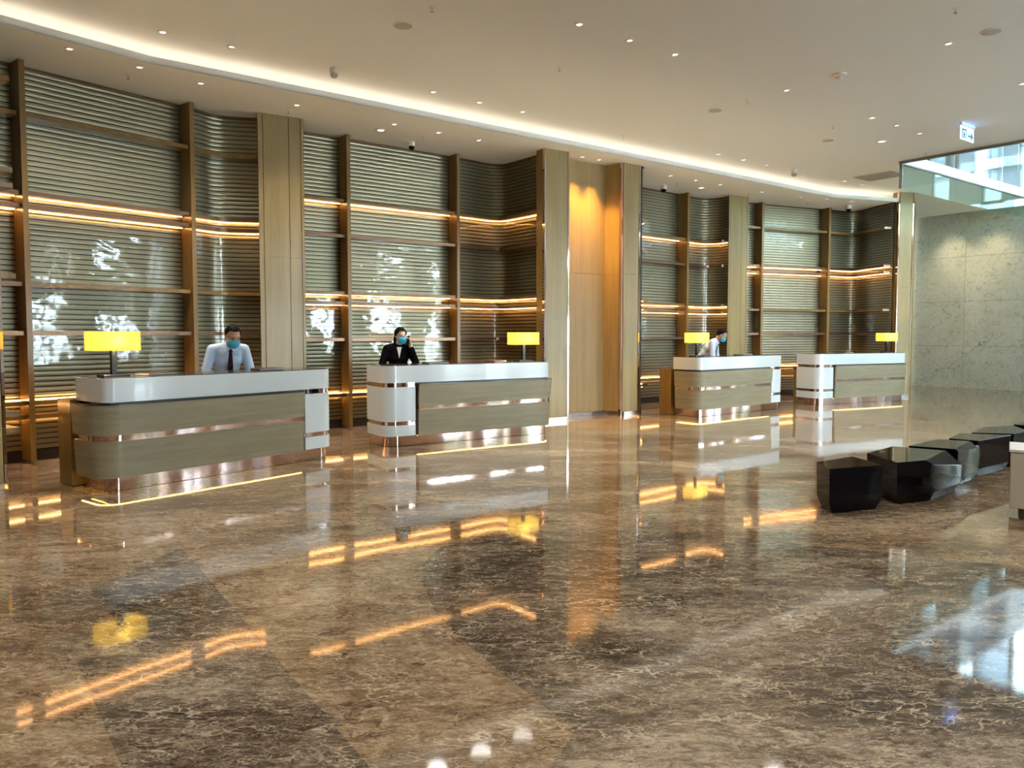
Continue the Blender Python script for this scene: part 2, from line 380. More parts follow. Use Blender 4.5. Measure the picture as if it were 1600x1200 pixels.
# ================================================================== RECEPTION RECESSES
PROT = .28
def subp(pts, o): return [(p[0]-o.x, p[1]-o.y) for p in pts]
def arclen(path):
    s = [0.0]
    for i in range(1,len(path)): s.append(s[-1]+(path[i]-path[i-1]).length)
    return s
def cut(path, s0, s1):
    s = arclen(path); out = []
    def at(x):
        for i in range(1,len(path)):
            if s[i] >= x-1e-9:
                t = (x-s[i-1])/max(s[i]-s[i-1],1e-9); return path[i-1].lerp(path[i], min(max(t,0),1))
        return path[-1].copy()
    out.append(at(s0))
    for i in range(len(path)):
        if s0+1e-4 < s[i] < s1-1e-4: out.append(path[i])
    out.append(at(s1)); return out
def near_s(path, p):
    s = arclen(path); best = (1e9,0)
    for i in range(1,len(path)):
        a, b = path[i-1], path[i]; ab = b-a; t = min(max((p-a).dot(ab)/max(ab.length_squared,1e-9),0),1)
        d = (a+ab*t-p).length
        if d < best[0]: best = (d, s[i-1]+t*(s[i]-s[i-1]))
    return best[1]
def niche(ctrl, posts, ang, levels, label, wname, wlab):
    """ctrl: plan control points of the wall line from left to right; posts: front right corners"""
    path = chaikin(ctrl, 4); dd, nb = frame2(ang)
    o = V2(posts[0]) if posts else path[0]
    wall = tag(empty(wname, (o.x,o.y,0)), kind='structure')
    # ribbed panel: real ribs of about 6 cm pitch with dark grooves
    dense = path; mb = MB(); z = .12; pitch = .062; n = len(dense)
    f0 = subp(dense, o); f1 = subp(offset(dense, -.012), o); prof = []
    while z+pitch < ZS:
        prof += [(z,1),(z+.015,1),(z+.015,0),(z+pitch*.55,2),(z+pitch,0)]; z += pitch
    f2 = subp(offset(dense, .003), o); ff = {0:f0,1:f1,2:f2}
    vs = [(ff[k][i][0],ff[k][i][1],zz) for zz,k in prof for i in range(n)]
    fs = []; mi = []
    for r in range(len(prof)-1):
        for i in range(n-1):
            fs.append((r*n+i, r*n+i+1, (r+1)*n+i+1, (r+1)*n+i)); mi.append(1 if r % 5 in (0,) else 0)
    mb.v = vs; mb.f = fs; mb.mi = mi
    tag(mb.build('ribbed_panel', [M['rib'],M['groove']], wall, fix=False), kind='stuff')
    MB().band(subp(offset(dense,.0),o), subp(offset(dense,.02),o), 0, .12).build('plinth', M['darkbase'], wall)
    MB().band(subp(offset(dense,-.05),o), subp(offset(dense,-.02),o), 0, ZS).build('backing', M['groove'], wall)
    s_posts = [near_s(path, V2(p)) for p in posts]
    S = arclen(path)[-1]; cuts = [0.02]+s_posts+[S-.02]
    gp = offset(path, .028)
    for i in range(len(cuts)-1):
        g = cut(gp, cuts[i]*arclen(gp)[-1]/S, cuts[i+1]*arclen(gp)[-1]/S)
        mbg = MB(); k = len(g); q = subp(g, o)
        mbg.v = [(p[0],p[1],.12) for p in q]+[(p[0],p[1],ZS-.03) for p in q]
        mbg.f = [(j,j+1,k+j+1,k+j) for j in range(k-1)]; mbg.mi = [0]*(k-1)
        mbg.build('glass_sheet', M['panelglass'], wall, smooth=True, fix=False)
    MB().band(subp(offset(path,.0),o), subp(offset(path,.04),o), ZS-.035, ZS-.002).build('head_trim', M['bronze'], wall)
    # shelving
    root = tag(empty('wall_shelving', (o.x,o.y,0)), label, 'shelving', 'built-in shelving behind the reception desks')
    for p in posts:
        p = V2(p); a = p-dd*.06
        poly = subp([a, p, p+nb*(PROT-.005), a+nb*(PROT-.005)], o)
        MB().prism(poly, .03, ZS-.002).build('post', M['post'], root)
    for (zt, led, mat) in levels:
        for i in range(len(cuts)-1):
            c0 = cuts[i]+(.01 if i else .0); c1 = cuts[i+1]-(.07 if i < len(cuts)-2 else 0.0)
            seg = cut(path, c0, c1)
            straight = 0 < i < len(cuts)-2
            dep = PROT-.035 if straight else PROT-.06
            sh = MB().band(subp(offset(seg,.034),o), subp(offset(seg,dep),o), zt-.05, zt).build('shelf', M[mat], root)
            if led:
                MB().band(subp(offset(seg,.066),o), subp(offset(seg,.074),o), zt-.054, zt-.0505).build('light_strip', M['led'], sh)
            if led == 2:
                MB().band(subp(offset(seg,.055),o), subp(offset(seg,.067),o), zt+.0005, zt+.006).build('light_strip', M['led'], sh)
    return path
LV14 = [(4.03,0,'post'),(3.14,1,'bronze'),(2.99,1,'bronze'),(2.10,0,'post'),(1.535,0,'bronze'),(.725,2,'post'),(.565,1,'post')]
LV23 = [(3.61,1,'post'),(3.06,0,'bronze'),(2.17,1,'post'),(2.01,1,'post'),(1.44,0,'bronze'),(.56,2,'bronze')]
niche([(-5.05,7.49),(-5.62,7.93),(-6.23,8.41),(-5.79,8.97),(-5.3,9.6),(-4.43,10.71),(-4.2,11.15),(-3.56,11.26)],
      [(-5.52,8.86),(-4.27,10.47)], math.radians(52), LV14, 'tall wooden shelving behind the nearest desk, at far left of the wall', 'wall_recess_1', '')
niche([(-3.3,11.9),(-2.75,12.32),(-1.88,12.99),(-1.01,13.66),(-.25,14.38),(.15,13.92),(.62,13.28)],
      [(-2.52,12.12),(-.90,13.40)], math.radians(37.5), LV23, 'tall wooden shelving behind the desk of the woman on the phone', 'wall_recess_2', '')
niche([(2.42,14.4),(1.95,14.95),(1.5,15.45),(2.07,15.91),(2.92,16.6),(3.78,17.3),(4.35,17.86),(4.80,17.72),(4.92,17.40)],
      [(2.30,15.73),(3.90,17.03)], math.radians(39), LV23, 'tall wooden shelving just right of the golden lit alcove', 'wall_recess_3', '')
niche([(5.2,18.2),(5.76,18.45),(6.775,18.88),(7.79,19.31),(8.78,19.8),(8.84,19.0),(9.0,18.28)],
      [(5.94,18.24),(7.83,19.02)], math.radians(23), LV14, 'tall wooden shelving behind the farthest desk, beside the marble wall', 'wall_recess_4', '')

# columns between the recesses
def column(L, R, depth, splits, label, trims=True, ztop=ZS, hsplit=2.6, bl=None):
    L, R = V2(L), V2(R); d = (R-L).normalized(); nb = Vector((-d.y,d.x)); w = (R-L).length
    root = tag(empty('wood_clad_column', (L.x,L.y,0), math.atan2(d.y,d.x)), label, 'column', 'wood clad columns along the reception wall')
    q = (V2(bl)-L) if bl else nb*depth
    MB().prism([(.008,.022),(w-.008,.022),(w-.008,depth),(max(.008,q.dot(d)),q.dot(nb))], 0.0, ztop).build('core', M['post'], root)
    e = .028 if trims else 0.0
    xs = [e]+[w*s for s in splits]+[w-e]
    for i in range(len(xs)-1):
        zz = [.075, hsplit, ztop] if hsplit else [.075, ztop]
        for j in range(len(zz)-1):
            MB().box(xs[i]+.004,xs[i+1]-.004,0,.022,zz[j]+.001,zz[j+1]-.001).build('veneer_panel', M['oak'], root)
    if trims:
        for x0 in (0, w-e):
            MB().box(x0,x0+e,-.008,.05,0,ztop).build('metal_edge', M['copper'], root)
    MB().box(0,w,-.004,.02,0,.072).build('baseboard', M['steel'], root)
    return root
column((-5.08,6.99), (-4.87,7.35), .35, [], 'wood clad column cut off by the left picture edge', True, ZM)
column((-3.56,10.90), (-3.01,11.26), .75, [.108,.665,.928], 'slim wood column with upright seams behind the first desk', False, bl=(-3.50,11.36))
column((.54,12.98), (.975,13.25), .25, [], 'pale oak column left of the golden lit alcove')
column((1.985,14.06), (2.365,14.31), .25, [], 'pale oak column right of the golden lit alcove')
column((4.84,17.28), (5.36,17.58), .7, [.08,.645,.93], 'slim wood column behind the man leaning over the third desk', False, bl=(4.98,17.60))
column((9.07,18.19), (9.48,18.30), .2, [], 'oak column with bright metal edges beside the marble wall', True, ZM)
# alcove
al = tag(empty('wall_alcove', (1.0,13.8,0)), kind='structure')
def alc(p0, p1, mat, name):
    o = V2((1.0,13.8)); p0, p1 = V2(p0), V2(p1); t = (p1-p0).normalized(); n = Vector((-t.y,t.x))
    for z0, z1 in ((.075,2.598),(2.602,ZS)):
        MB().prism(subp([p0,p1,p1+n*.05,p0+n*.05], o), z0, z1).build('veneer_panel', mat, al)
    MB().prism(subp([p0-n*.004,p1-n*.004,p1+n*.05,p0+n*.05], o), 0, .072).build(name, M['steel'], al)
alc((.70,13.55), (1.715,14.32), M['oakgold'], 'baseboard'); alc((1.715,14.32), (2.03,14.06), M['oakgold'], 'baseboard'); alc((.95,13.26), (.70,13.58), M['oakgold'], 'baseboard')

# ================================================================== GLASS AND UPPER FLOOR AT THE VOID
def glass_screen(p0, p1, z0, z1, mat, nb, label, group, name='glass_smoke_screen'):
    d = (p1-p0); L = d.length; rz = math.atan2(d.y,d.x)
    root = tag(empty(name, (p0.x,p0.y,z0), rz), label, 'glass screen', group)
    w = L/nb
    for i in range(nb): MB().box(i*w+.006,(i+1)*w-.006,-.006,.006,0,z1-z0).build('glass_panel', mat, root)
    MB().box(0,L,-.03,.03,z1-z0-.03,z1-z0).build('head_channel', M['frame'], root)
    MB().box(-.012,.012,-.012,.012,0,z1-z0).build('end_profile', M['frame'], root)
    return root
A0 = W(VA0,VB0)
glass_screen(A0, W(A_NE-.1,VB0), ZM-.50, ZM, M['teal'], 6, 'green tinted glass screen hanging over the marble wall', 'hanging glass screens')
glass_screen(W(VA0,VB0+.03), W(VA0,VB1), ZM-.50, ZM, M['clear'], 4, 'clear glass screen hanging below the ceiling beside the exit sign', 'hanging glass screens')
fa = MB().prism([W(VA0,VB0-.12)[:2], W(A_NE,VB0-.12)[:2], W(A_NE,VB0+.005)[:2], W(VA0,VB0+.005)[:2]][::-1], ZM-.001, ZM+.19)
tag(fa.build('trim_1', M['lip']), kind='structure')
fa = MB().prism([W(VA0-.12,VB0)[:2], W(VA0-.12,VB1)[:2], W(VA0+.005,VB1)[:2], W(VA0+.005,VB0)[:2]][::-1], ZM-.001, ZM+.19)
tag(fa.build('trim_2', M['frame']), kind='structure')
bal = tag(empty('glass_balustrade', W(VA0,VB0-.06,ZM+.19), UA), 'clear glass balustrade of the upper floor above the marble wall', 'balustrade')
for i in range(6):
    MB().box(i*1.25+.01,(i+1)*1.25-.01,-.008,.008,0,1.05).build('glass_panel', M['clear'], bal)
MB().box(0,7.5,-.03,.03,1.05,1.09).build('handrail', M['chrome'], bal)

# ================================================================== RECEPTION DESKS
DL, DD = 2.72, .60
def rrect(x0, x1, y0, y1, rl, rr, n=8):
    """plan outline, front corners (y0) rounded: rl at x0, rr at x1"""
    p = []
    for k in range(n+1):
        a = PI + k*(PI/2)/n
        p.append((x0+rl+rl*math.cos(a), y0+rl+rl*math.sin(a)))
    for k in range(n+1):
        a = 1.5*PI + k*(PI/2)/n
        p.append((x1-rr+rr*math.cos(a), y0+rr+rr*math.sin(a)))
    return p+[(x1,y1),(x0,y1)]
def band2(o0, i0, o1, i1, z0, z1):
    n = len(o0); mb = MB()
    mb.v = [(p[0],p[1],z0) for p in o0]+[(p[0],p[1],z0) for p in i0]+[(p[0],p[1],z1) for p in o1]+[(p[0],p[1],z1) for p in i1]
    fs = []
    for i in range(n-1):
        fs += [(i,i+1,2*n+i+1,2*n+i),(n+i+1,n+i,3*n+i,3*n+i+1),(2*n+i,2*n+i+1,3*n+i+1,3*n+i),(i+1,i,n+i,n+i+1)]
    fs += [(0,2*n,3*n,n),(n-1,2*n-1,4*n-1,3*n-1)]
    mb.f = fs; mb.mi = [0]*len(fs); return mb
def desk(px, ang, mirror, label):
    a = math.radians(ang); d, nb = frame2(a); O = V2(onz(*px)) - d*.12
    root = tag(empty('reception_desk', (O.x,O.y,0), a), label, 'desk', 'reception desks')
    fx = (lambda p: (DL-p[0], p[1])) if mirror else (lambda p: (p[0], p[1]))
    def P(poly): q = [fx(p) for p in poly]; return q[::-1] if mirror else q
    mp = lambda path: [fx(p) for p in path]
    MB().prism(P(rrect(.035,DL-.035,.035,DD-.02,.16,.10)), .004, .140).build('metal_base', M['copper'], root, smooth=30)
    e = .44
    for z0, z1, n, m, i in ((.140,.283,'white_band','white',0),(.283,.336,'metal_band','copper',.014),(.336,.795,'white_end','white',0),(.795,.852,'metal_band','copper',.014)):
        MB().prism(P(rrect(i,e,i,DD-i,.16-i,.004)), z0, z1).build(n, M[m], root, smooth=30)
    MB().prism(P(rrect(0,DL,0,DD,.16,.10)), .852, 1.078).build('white_top_band', M['white'], root, smooth=30)
    MB().prism(P(rrect(.02,DL-.02,.02,DD-.02,.14,.08)), 1.078, 1.086).build('counter_top', M['darktop'], root)
    MB().prism(P([(e+.004,.02),(DL-.05,.02),(DL-.05,DD),(e+.004,DD)]), .141, .851).build('core', M['darkbase'], root)
    # oak front, leaning out towards its top and turning round the free end
    xr, yf, r = DL+.10, -.055, .25
    path = [Vector((e+.035,yf)), Vector((1.5,yf))]
    for k in range(9):
        t = -PI/2+k*(PI/2)/8; path.append(Vector((xr-r+r*math.cos(t), yf+r+r*math.sin(t))))
    path.append(Vector((xr,.50)))
    def off(z, ex=0.0): return [tuple(p) for p in offset(path, -.045*(1-(z-.13)/.70)+ex)]
    for z0, z1 in ((.131,.485),(.541,.828)):
        band2(mp(off(z0)), mp(off(z0,-.05)), mp(off(z1)), mp(off(z1,-.05)), z0, z1).build('oak_front', M['oakdesk'], root, smooth=30)
    band2(mp(off(.485,-.014)), mp(off(.485,-.05)), mp(off(.541,-.014)), mp(off(.541,-.05)), .485, .541).build('metal_strip', M['copper'], root, smooth=30)
    band2(mp(off(.83,.001)), mp(off(.83,-.055)), mp(off(.83,.001)), mp(off(.83,-.055)), .828, .836).build('oak_front_cap', M['darktop'], root)
    lp = [tuple(p) for p in offset(path,-.092)]; lq = [tuple(p) for p in offset(path,-.080)]
    MB().band(mp(lp), mp(lq), .1280, .1308).build('base_light', M['deskled'], root)
    MB().box(.12,DL-.12,DD+.001,DD+.22,.74,.775).build('work_surface', M['darktop'], root)
    for x in (.12, DL-.16): MB().box(x,x+.04,DD+.001,DD+.20,0,.74).build('work_surface_support', M['post'], root)
    if mirror:
        MB().box(-.055,.11,DD+.002,.88,.01,.86).build('side_counter', M['post'], root)
    return root, O, a
def on_desk(D, x, y, z=0.0):
    d, nb = frame2(D[2]); p = D[1]+d*x+nb*y; return (p.x, p.y, z)
D1 = desk((188,768), 52.7, True, 'nearest reception desk, oak front and white top, at far left')
D2 = desk((616,699), 34.2, False, 'reception desk with white rounded left end, in front of the woman on the phone')
D3 = desk((1098.7,651.7), 38.8, True, 'reception desk in front of the leaning man in the white shirt, third from the left')
D4 = desk((1284,633), 25.3, False, 'farthest reception desk, unstaffed, beside the marble wall')

# table lamps
M['shade'], _nt, _p = new_mat('yellow lamp shade')
_p.inputs['Base Color'].default_value = (0.95,0.78,0.22,1); _p.inputs['Roughness'].default_value = .6
_p.inputs['Emission Color'].default_value = (1.0,0.72,0.10,1)
_lw = noise(_nt, coords(_nt,(2,2,2)), 2.0, 1, .4)
_mr = _nt.nodes.new('ShaderNodeMapRange'); _mr.inputs[3].default_value = .15; _mr.inputs[4].default_value = .2
_nt.links.new(_lw, _mr.inputs[0]); _nt.links.new(_mr.outputs[0], _p.inputs['Emission Strength'])
_tr = _nt.nodes.new('ShaderNodeBsdfTranslucent'); _tr.inputs[0].default_value = (1.0,.88,.42,1)
_mx = _nt.nodes.new('ShaderNodeMixShader'); _mx.inputs[0].default_value = .5
_nt.links.new(_p.outputs[0], _mx.inputs[1]); _nt.links.new(_tr.outputs[0], _mx.inputs[2]); _nt.links.new(_mx.outputs[0], _nt.nodes['Material Output'].inputs[0])
M['lampbulb'] = emitter('lamp bulb', (1.0,.85,.5), 12.0)
def lamp(D, x, y, label):
    root = tag(empty('table_lamp', on_desk(D,x,y,1.0862), D[2]), label, 'lamp', 'yellow table lamps on the reception desks')
    MB().box(-.125,.125,-.08,.08,0,.022).build('base_plate', M['blackmetal'], root, bevel=.003)
    MB().box(-.022,.022,-.022,.022,.022,.40).build('stem', M['blackmetal'], root)
    sh = MB(); w, dp, z0, z1, t = .215, .115, .255, .44, .004
    sh.box(-w,w,-dp,-dp+t,z0,z1).box(-w,w,dp-t,dp,z0,z1).box(-w,-w+t,-dp+t,dp-t,z0,z1).box(w-t,w,-dp+t,dp-t,z0,z1)
    sh.build('lamp_shade', M['shade'], root)
    MB().box(-w-.002,w+.002,-dp-.002,-dp,z0,z0+.035).build('shade_band', M['shade'], root)
    MB().lathe([(.005,.40),(.025,.415),(.03,.43),(.02,.448),(.004,.455)],10, c=(0,0,-.08)).build('bulb', M['lampbulb'], root, smooth=True)
    L = bpy.data.lights.new('lamp_light','POINT'); L.energy = 16; L.color = (1,.86,.55); L.shadow_soft_size = .03
    o = bpy.data.objects.new('lamp_light', L); COL.objects.link(o); o.parent = root; o.location = (0,-.05,.35)
lamp(D1, .20, .24, 'yellow shaded table lamp on the nearest desk')
lamp(D2, 2.42, .30, 'yellow shaded table lamp right of the woman on the phone')
lamp(D3, .30, .30, 'yellow shaded table lamp left of the leaning man')
lamp(D4, 2.42, .30, 'yellow shaded table lamp on the farthest desk by the marble wall')

# flat things lying on the counters
M['paper'] = plain('paper', (.75,.74,.70), .6); M['redleather'] = plain('dark red leather', (.12,.02,.018), .4); M['brownleather'] = plain('dark brown leather', (.05,.028,.02), .35)
def folder(D, x, y, w, h, rz, mat, label, stack=True):
    root = tag(empty('document_folder', on_desk(D,x,y,1.0862), D[2]+rz), label, 'folder', 'folders on the counters')
    MB().box(-w/2,w/2,-h/2,h/2,0,.008).build('cover', M[mat], root, bevel=.002)
    MB().box(-w/2+.006,w/2-.004,-h/2+.006,h/2-.006,.008,.016).build('pages', M['paper'], root)
    MB().box(-w/2,w/2,-h/2,h/2,.016,.022).build('cover', M[mat], root, bevel=.002)
folder(D1, .66, .30, .34, .24, .1, 'brownleather', 'dark folder lying right of the lamp on the nearest desk')
folder(D1, 1.98, .30, .30, .22, -.1, 'brownleather', 'dark folder lying right of the man on the nearest desk')
folder(D2, .92, .32, .32, .22, .0, 'brownleather', 'dark folder lying right of the woman on the phone')
folder(D2, 1.95, .34, .26, .20, .2, 'redleather', 'dark red folder on the desk of the woman on the phone')
folder(D3, 1.75, .30, .34, .22, .0, 'brownleather', 'dark folder at the right end of the third desk')
folder(D4, 1.1, .30, .30, .22, .1, 'brownleather', 'dark folder on the farthest desk')

# ================================================================== BLACK STOOLS AND CABINET
def stool(top, label, cuts=(), zt=.385, inset=.05):
    c = sum((V2(p) for p in top), Vector((0,0)))/len(top)
    area = sum(top[i][0]*top[(i+1)%len(top)][1]-top[(i+1)%len(top)][0]*top[i][1] for i in range(len(top)))
    if area < 0: top = top[::-1]
    loc = [(p[0]-c.x, p[1]-c.y) for p in top]
    sc = lambda k: [(x*k, y*k) for x, y in loc]
    root = tag(empty('faceted_stool', (c.x,c.y,0)), label, 'stool', 'row of black faceted stools')
    n = len(loc); mb = MB(); lv = [(.80,0.0),(.965,.085),(1.0,zt)]
    mb.v = [(x,y,z) for k,z in lv for x,y in sc(k)]
    mb.f = [tuple(range(n-1,-1,-1)), tuple(range(2*n,3*n))]+[(r*n+i,r*n+(i+1)%n,(r+1)*n+(i+1)%n,(r+1)*n+i) for r in range(2) for i in range(n)]
    mb.mi = [0]*len(mb.f)
    o = mb.build('body', M['black'], root)
    b = bmesh.new(); b.from_mesh(o.data)
    for q in cuts:
        q = [Vector((p[0]-c.x,p[1]-c.y,p[2])) for p in q]
        nrm = (q[1]-q[0]).cross(q[2]-q[0]).normalized()
        if nrm.dot(q[0]-Vector((0,0,.15))) < 0: nrm = -nrm
        r = bmesh.ops.bisect_plane(b, geom=list(b.verts)+list(b.edges)+list(b.faces), plane_co=q[0], plane_no=nrm, clear_outer=True)
        ed = [e for e in r['geom_cut'] if isinstance(e, bmesh.types.BMEdge)]
        if ed: bmesh.ops.contextual_create(b, geom=ed)
    bmesh.ops.recalc_face_normals(b, faces=b.faces)
    bmesh.ops.bevel(b, geom=list(b.edges), offset=.003, segments=1, affect='EDGES', clamp_overlap=True)
    b.to_mesh(o.data); b.free()
    for px, py in sc(.45)[:4]:
        MB().lathe([(.018,-.0005),(.018,.002)],8,c=(px,py,0)).build('glide', M['darkbase'], root)
    return root
stool([(2.66,6.66),(3.11,6.97),(3.17,6.5),(2.63,6.31)], 'smallest black faceted stool, leftmost and nearest of the row')
stool([(3.33,7.16),(3.35,6.63),(3.78,6.80),(4.28,7.24),(3.79,7.60)], 'large black faceted stool second in the row, with a bright cut corner',
      [((3.73,6.83,.385),(4.17,7.33,.385),(3.86,6.80,.277))])
stool([(3.97,7.64),(4.53,8.12),(4.86,7.92),(4.33,7.40)], 'black faceted stool third in the row, with a narrow bright facet',
      [((4.32,7.44,.385),(4.74,7.93,.385),(4.50,7.42,.30))])
stool([(4.68,8.18),(5.04,8.62),(5.52,8.45),(4.88,7.99)], 'black four-sided stool fourth in the row')
stool([(5.21,8.66),(5.68,9.2),(6.13,9.34),(5.95,8.80),(5.63,8.56)], 'black five-sided stool fifth in the row, behind the tan cabinet')
stool([(6.21,9.46),(6.61,9.83),(6.9,9.67),(6.43,9.14)], 'last black stool of the row, cut off by the right picture edge')
_cq = onz(1576.5,793.7,.088)
cb = tag(empty('low_cabinet', (_cq.x,_cq.y,0), math.radians(-33)), 'low tan cabinet on a dark plinth at the right picture edge', 'cabinet')
MB().box(0,1.4,0,.5,.088,.545).build('body', M['tan'], cb, bevel=.004)
MB().box(-.01,1.41,-.01,.51,.545,.57).build('top', plain('pale top', (.72,.66,.60), .3), cb, bevel=.003)
MB().box(.07,1.33,.05,.45,0,.088).build('plinth', plain('brown plinth', (.14,.065,.05), .4), cb)
for x in (.0,.7): MB().box(x+.006,x+.694,-.012,0,.095,.538).build('door', M['tan'], cb)

# ================================================================== CEILING FIXTURES
def fixture(name, px, z, label, cat, group):
    p = onz(px[0], px[1], z); return tag(empty(name, (p.x,p.y,z)), label, cat, group)
_dl = {}
def downlight(px, z, label, r=.05):
    root = fixture('downlight', px, z, label, 'downlight', 'recessed ceiling downlights')
    key = r
    if key not in _dl:
        _dl[key] = (MB().lathe([(r,0),(r,-.010),(r*.92,-.012),(r*.62,-.004),(r*.62,0)],18).build('trim_ring', M['whiteplastic'], root, smooth=40),
                    MB().lathe([(r*.60,-.001),(r*.58,-.0035)],16).build('lamp', M['bulb'], root))
    else:
        for t in _dl[key]:
            c = t.copy(); COL.objects.link(c); c.parent = root
    return root
def spot(parent, dx, dy, energy, col, size, target=None, blend=.6):
    L = bpy.data.lights.new('spot','SPOT'); L.energy = energy; L.color = col; L.spot_size = math.radians(size); L.spot_blend = blend; L.shadow_soft_size = .15
    o = bpy.data.objects.new('lamp_light', L); COL.objects.link(o); o.parent = parent; o.location = (dx,dy,-.02)
    if target:
        o.rotation_euler = (Vector(target)-(parent.location+Vector((dx,dy,0)))).to_track_quat('-Z','Y').to_euler()
so_l = [((109,76),'downlight in the low soffit, leftmost, above the first post'),((218,105),'downlight in the low soffit near the bend of the lit cove'),
 ((314,130),'downlight in the low soffit above the second post'),((464,164),'downlight in the low soffit above the slim column'),
 ((616,194),'downlight in the low soffit just above the twin lamp'),((685,207),'downlight in the low soffit right of the dome camera'),
 ((748,219),'downlight in the low soffit left of the oak alcove column'),((1047.4,274.6),'downlight in the low soffit right of the alcove, first of three'),
 ((1087,281.6),'downlight in the low soffit right of the alcove, second of three'),((1125,288.4),'downlight in the low soffit right of the alcove, third of three'),
 ((1191,299.8),'downlight in the low soffit above the fourth recess, left end'),((1251,308),'downlight in the low soffit above the fourth recess, second'),
 ((1292.5,311),'downlight in the low soffit above the fourth recess, third'),((1331.7,314.7),'downlight in the low soffit above the fourth recess, right end')]
for i, (p, l) in enumerate(so_l):
    d = downlight(p, ZS, l)
    if i in (0,1,2,3,5,7,8,11): spot(d, 0, 0, 45, (1,.82,.62), 95, None, 1.0)
for p, l in (((910,245),'left downlight in the alcove ceiling'),((936,249.5),'right downlight in the alcove ceiling')):
    d = downlight(p, ZS, l, .045)
    q = onz(p[0], p[1], ZS); spot(d, 0, 0, 130, (1,.50,.10), 62, (q.x+.05, q.y+.36, .8), .35)
for p, l in (((595,203.5),'wide twin downlight left of the dome camera'),((1095.7,293.6),'wide twin downlight right of the alcove')):
    downlight(p, ZS, l, .085)
ma_l = [((254,50),'downlight in the main ceiling, leftmost'),((362,73),'downlight in the main ceiling, second from the left'),
 ((677,143.5),'downlight beside the cove above the second desk, first of three'),((749,160),'downlight beside the cove above the second desk, middle of three'),((817,174.5),'downlight beside the cove above the second desk, third of three'),
 ((905,38),'downlight at top centre of the ceiling, first of three'),((984,63),'downlight at top centre of the ceiling, middle of three'),((1055,85),'downlight at top centre of the ceiling, third of three'),
 ((1229,141),'single downlight below the round smoke detector'),((1363,184),'downlight left of the exit sign, first of three'),((1401,196),'downlight left of the exit sign, middle of three'),((1437,208.5),'downlight left of the exit sign, nearest to it'),
 ((1482,68),'downlight near the round speaker at upper right'),((1122,241),'downlight by the far cove, first of three'),((1161,250),'downlight by the far cove, middle of three'),((1198,258),'downlight by the far cove, third of three'),
 ((1320,283),'downlight left of the ceiling vent'),((1347,289),'downlight below the ceiling vent'),((1597,131),'downlight cut off by the right picture edge')]
for i, (p, l) in enumerate(ma_l):
    d = downlight(p, ZM, l); spot(d, 0, 0, 65, (1,.95,.88), 130, None, 1.0)
for k, (x, y) in enumerate(((-4.2,5.2),(-1.6,4.6),(-3.4,2.2),(.6,2.4),(3.4,3.4),(-1.2,.2),(2.6,-.4),(5.6,5.4),(6.4,1.6))):
    root = tag(empty('downlight', (x,y,ZM)), 'recessed downlight above the near part of the hall', 'downlight', 'downlights above the near part of the hall')
    for t in _dl[.05]:
        c = t.copy(); COL.objects.link(c); c.parent = root
    spot(root, 0, 0, 95, (1,.95,.88), 130, None, 1.0)
downlight((1378,221), ZM, 'wide twin downlight left of the exit sign', .09)
downlight((1475,320), ZM, 'small downlight above the marble wall', .04)
for k, (bb, tz) in enumerate(((-9.6,2.6),(-8.6,2.6))):
    q = W(A_NE-.85, bb, ZM)
    root = tag(empty('downlight', q), ('left','right')[k]+' wall washer lamp in the ceiling in front of the marble wall', 'downlight', 'wall washers at the marble wall')
    for t in _dl[.05]:
        c = t.copy(); COL.objects.link(c); c.parent = root
    tgt = W(A_NE, bb+.03, 3.0); spot(root, 0, 0, 60, (1,.80,.50), 70, tgt, 1.0)
_sp = []
def sprinkler(px, z, label):
    root = fixture('sprinkler', px, z, label, 'sprinkler', 'ceiling sprinklers')
    if not _sp:
        _sp.append(MB().lathe([(.032,0),(.03,-.006),(.01,-.008),(.01,-.010)],12).build('rosette', M['whiteplastic'], root))
        _sp.append(MB().lathe([(.007,-.010),(.007,-.045)],8).build('stem', M['chrome'], root))
        _sp.append(MB().lathe([(.018,-.045),(.018,-.048)],10).build('deflector', M['chrome'], root))
    else:
        for t in _sp:
            c = t.copy(); COL.objects.link(c); c.parent = root
for p, z, l in (((675,11),ZM,'sprinkler above the speaker at top centre left'),((874,105),ZM,'sprinkler below the three top centre downlights'),((1168,156.5),ZM,'sprinkler above the middle round speaker'),
 ((1302,196),ZM,'sprinkler above the small round speaker'),((974,212),ZM,'sprinkler by the cove above the alcove'),((1493,13),ZM,'sprinkler at upper right above the round speaker'),
 ((200,117),ZS,'sprinkler in the soffit above the first recess'),((451,172),ZS,'sprinkler in the soffit above the slim column'),((662,214.5),ZS,'sprinkler in the soffit above the dome camera'),
 ((1446,237),ZM,'sprinkler below the exit sign'),((1254,272),ZM,'sprinkler beside the far camera'),((1058,286.5),ZS,'sprinkler in the soffit right of the alcove'),((1170,302),ZS,'sprinkler in the soffit above the second slim column'),((1262,316),ZS,'sprinkler in the soffit above the fourth recess')):
    sprinkler(p, z, l)
for p, r, l in (((630,39.5),.11,'round ceiling speaker at top centre left'),((1118,172),.11,'round ceiling speaker in the middle of the ceiling'),((1294,219),.11,'round ceiling speaker beside the far downlights'),((1549,49),.11,'round ceiling speaker at upper right')):
    root = fixture('ceiling_speaker', p, ZM, l, 'speaker', 'round ceiling speakers')
    MB().lathe([(r,0),(r,-.006),(r*.9,-.010)],24).build('rim', M['whiteplastic'], root, smooth=40)
    MB().lathe([(r*.88,-.0101),(r*.6,-.014)],24).build('grille', M['greydisc'], root, smooth=40)
root = fixture('smoke_detector', (1311,116), ZM, 'white round smoke detector on the main ceiling', 'detector', None)
MB().lathe([(.095,0),(.095,-.022),(.07,-.035)],20).build('base', M['whiteplastic'], root, smooth=40)
MB().lathe([(.045,-.035),(.045,-.06),(.03,-.065)],16).build('chamber', M['whiteplastic'], root, smooth=40)
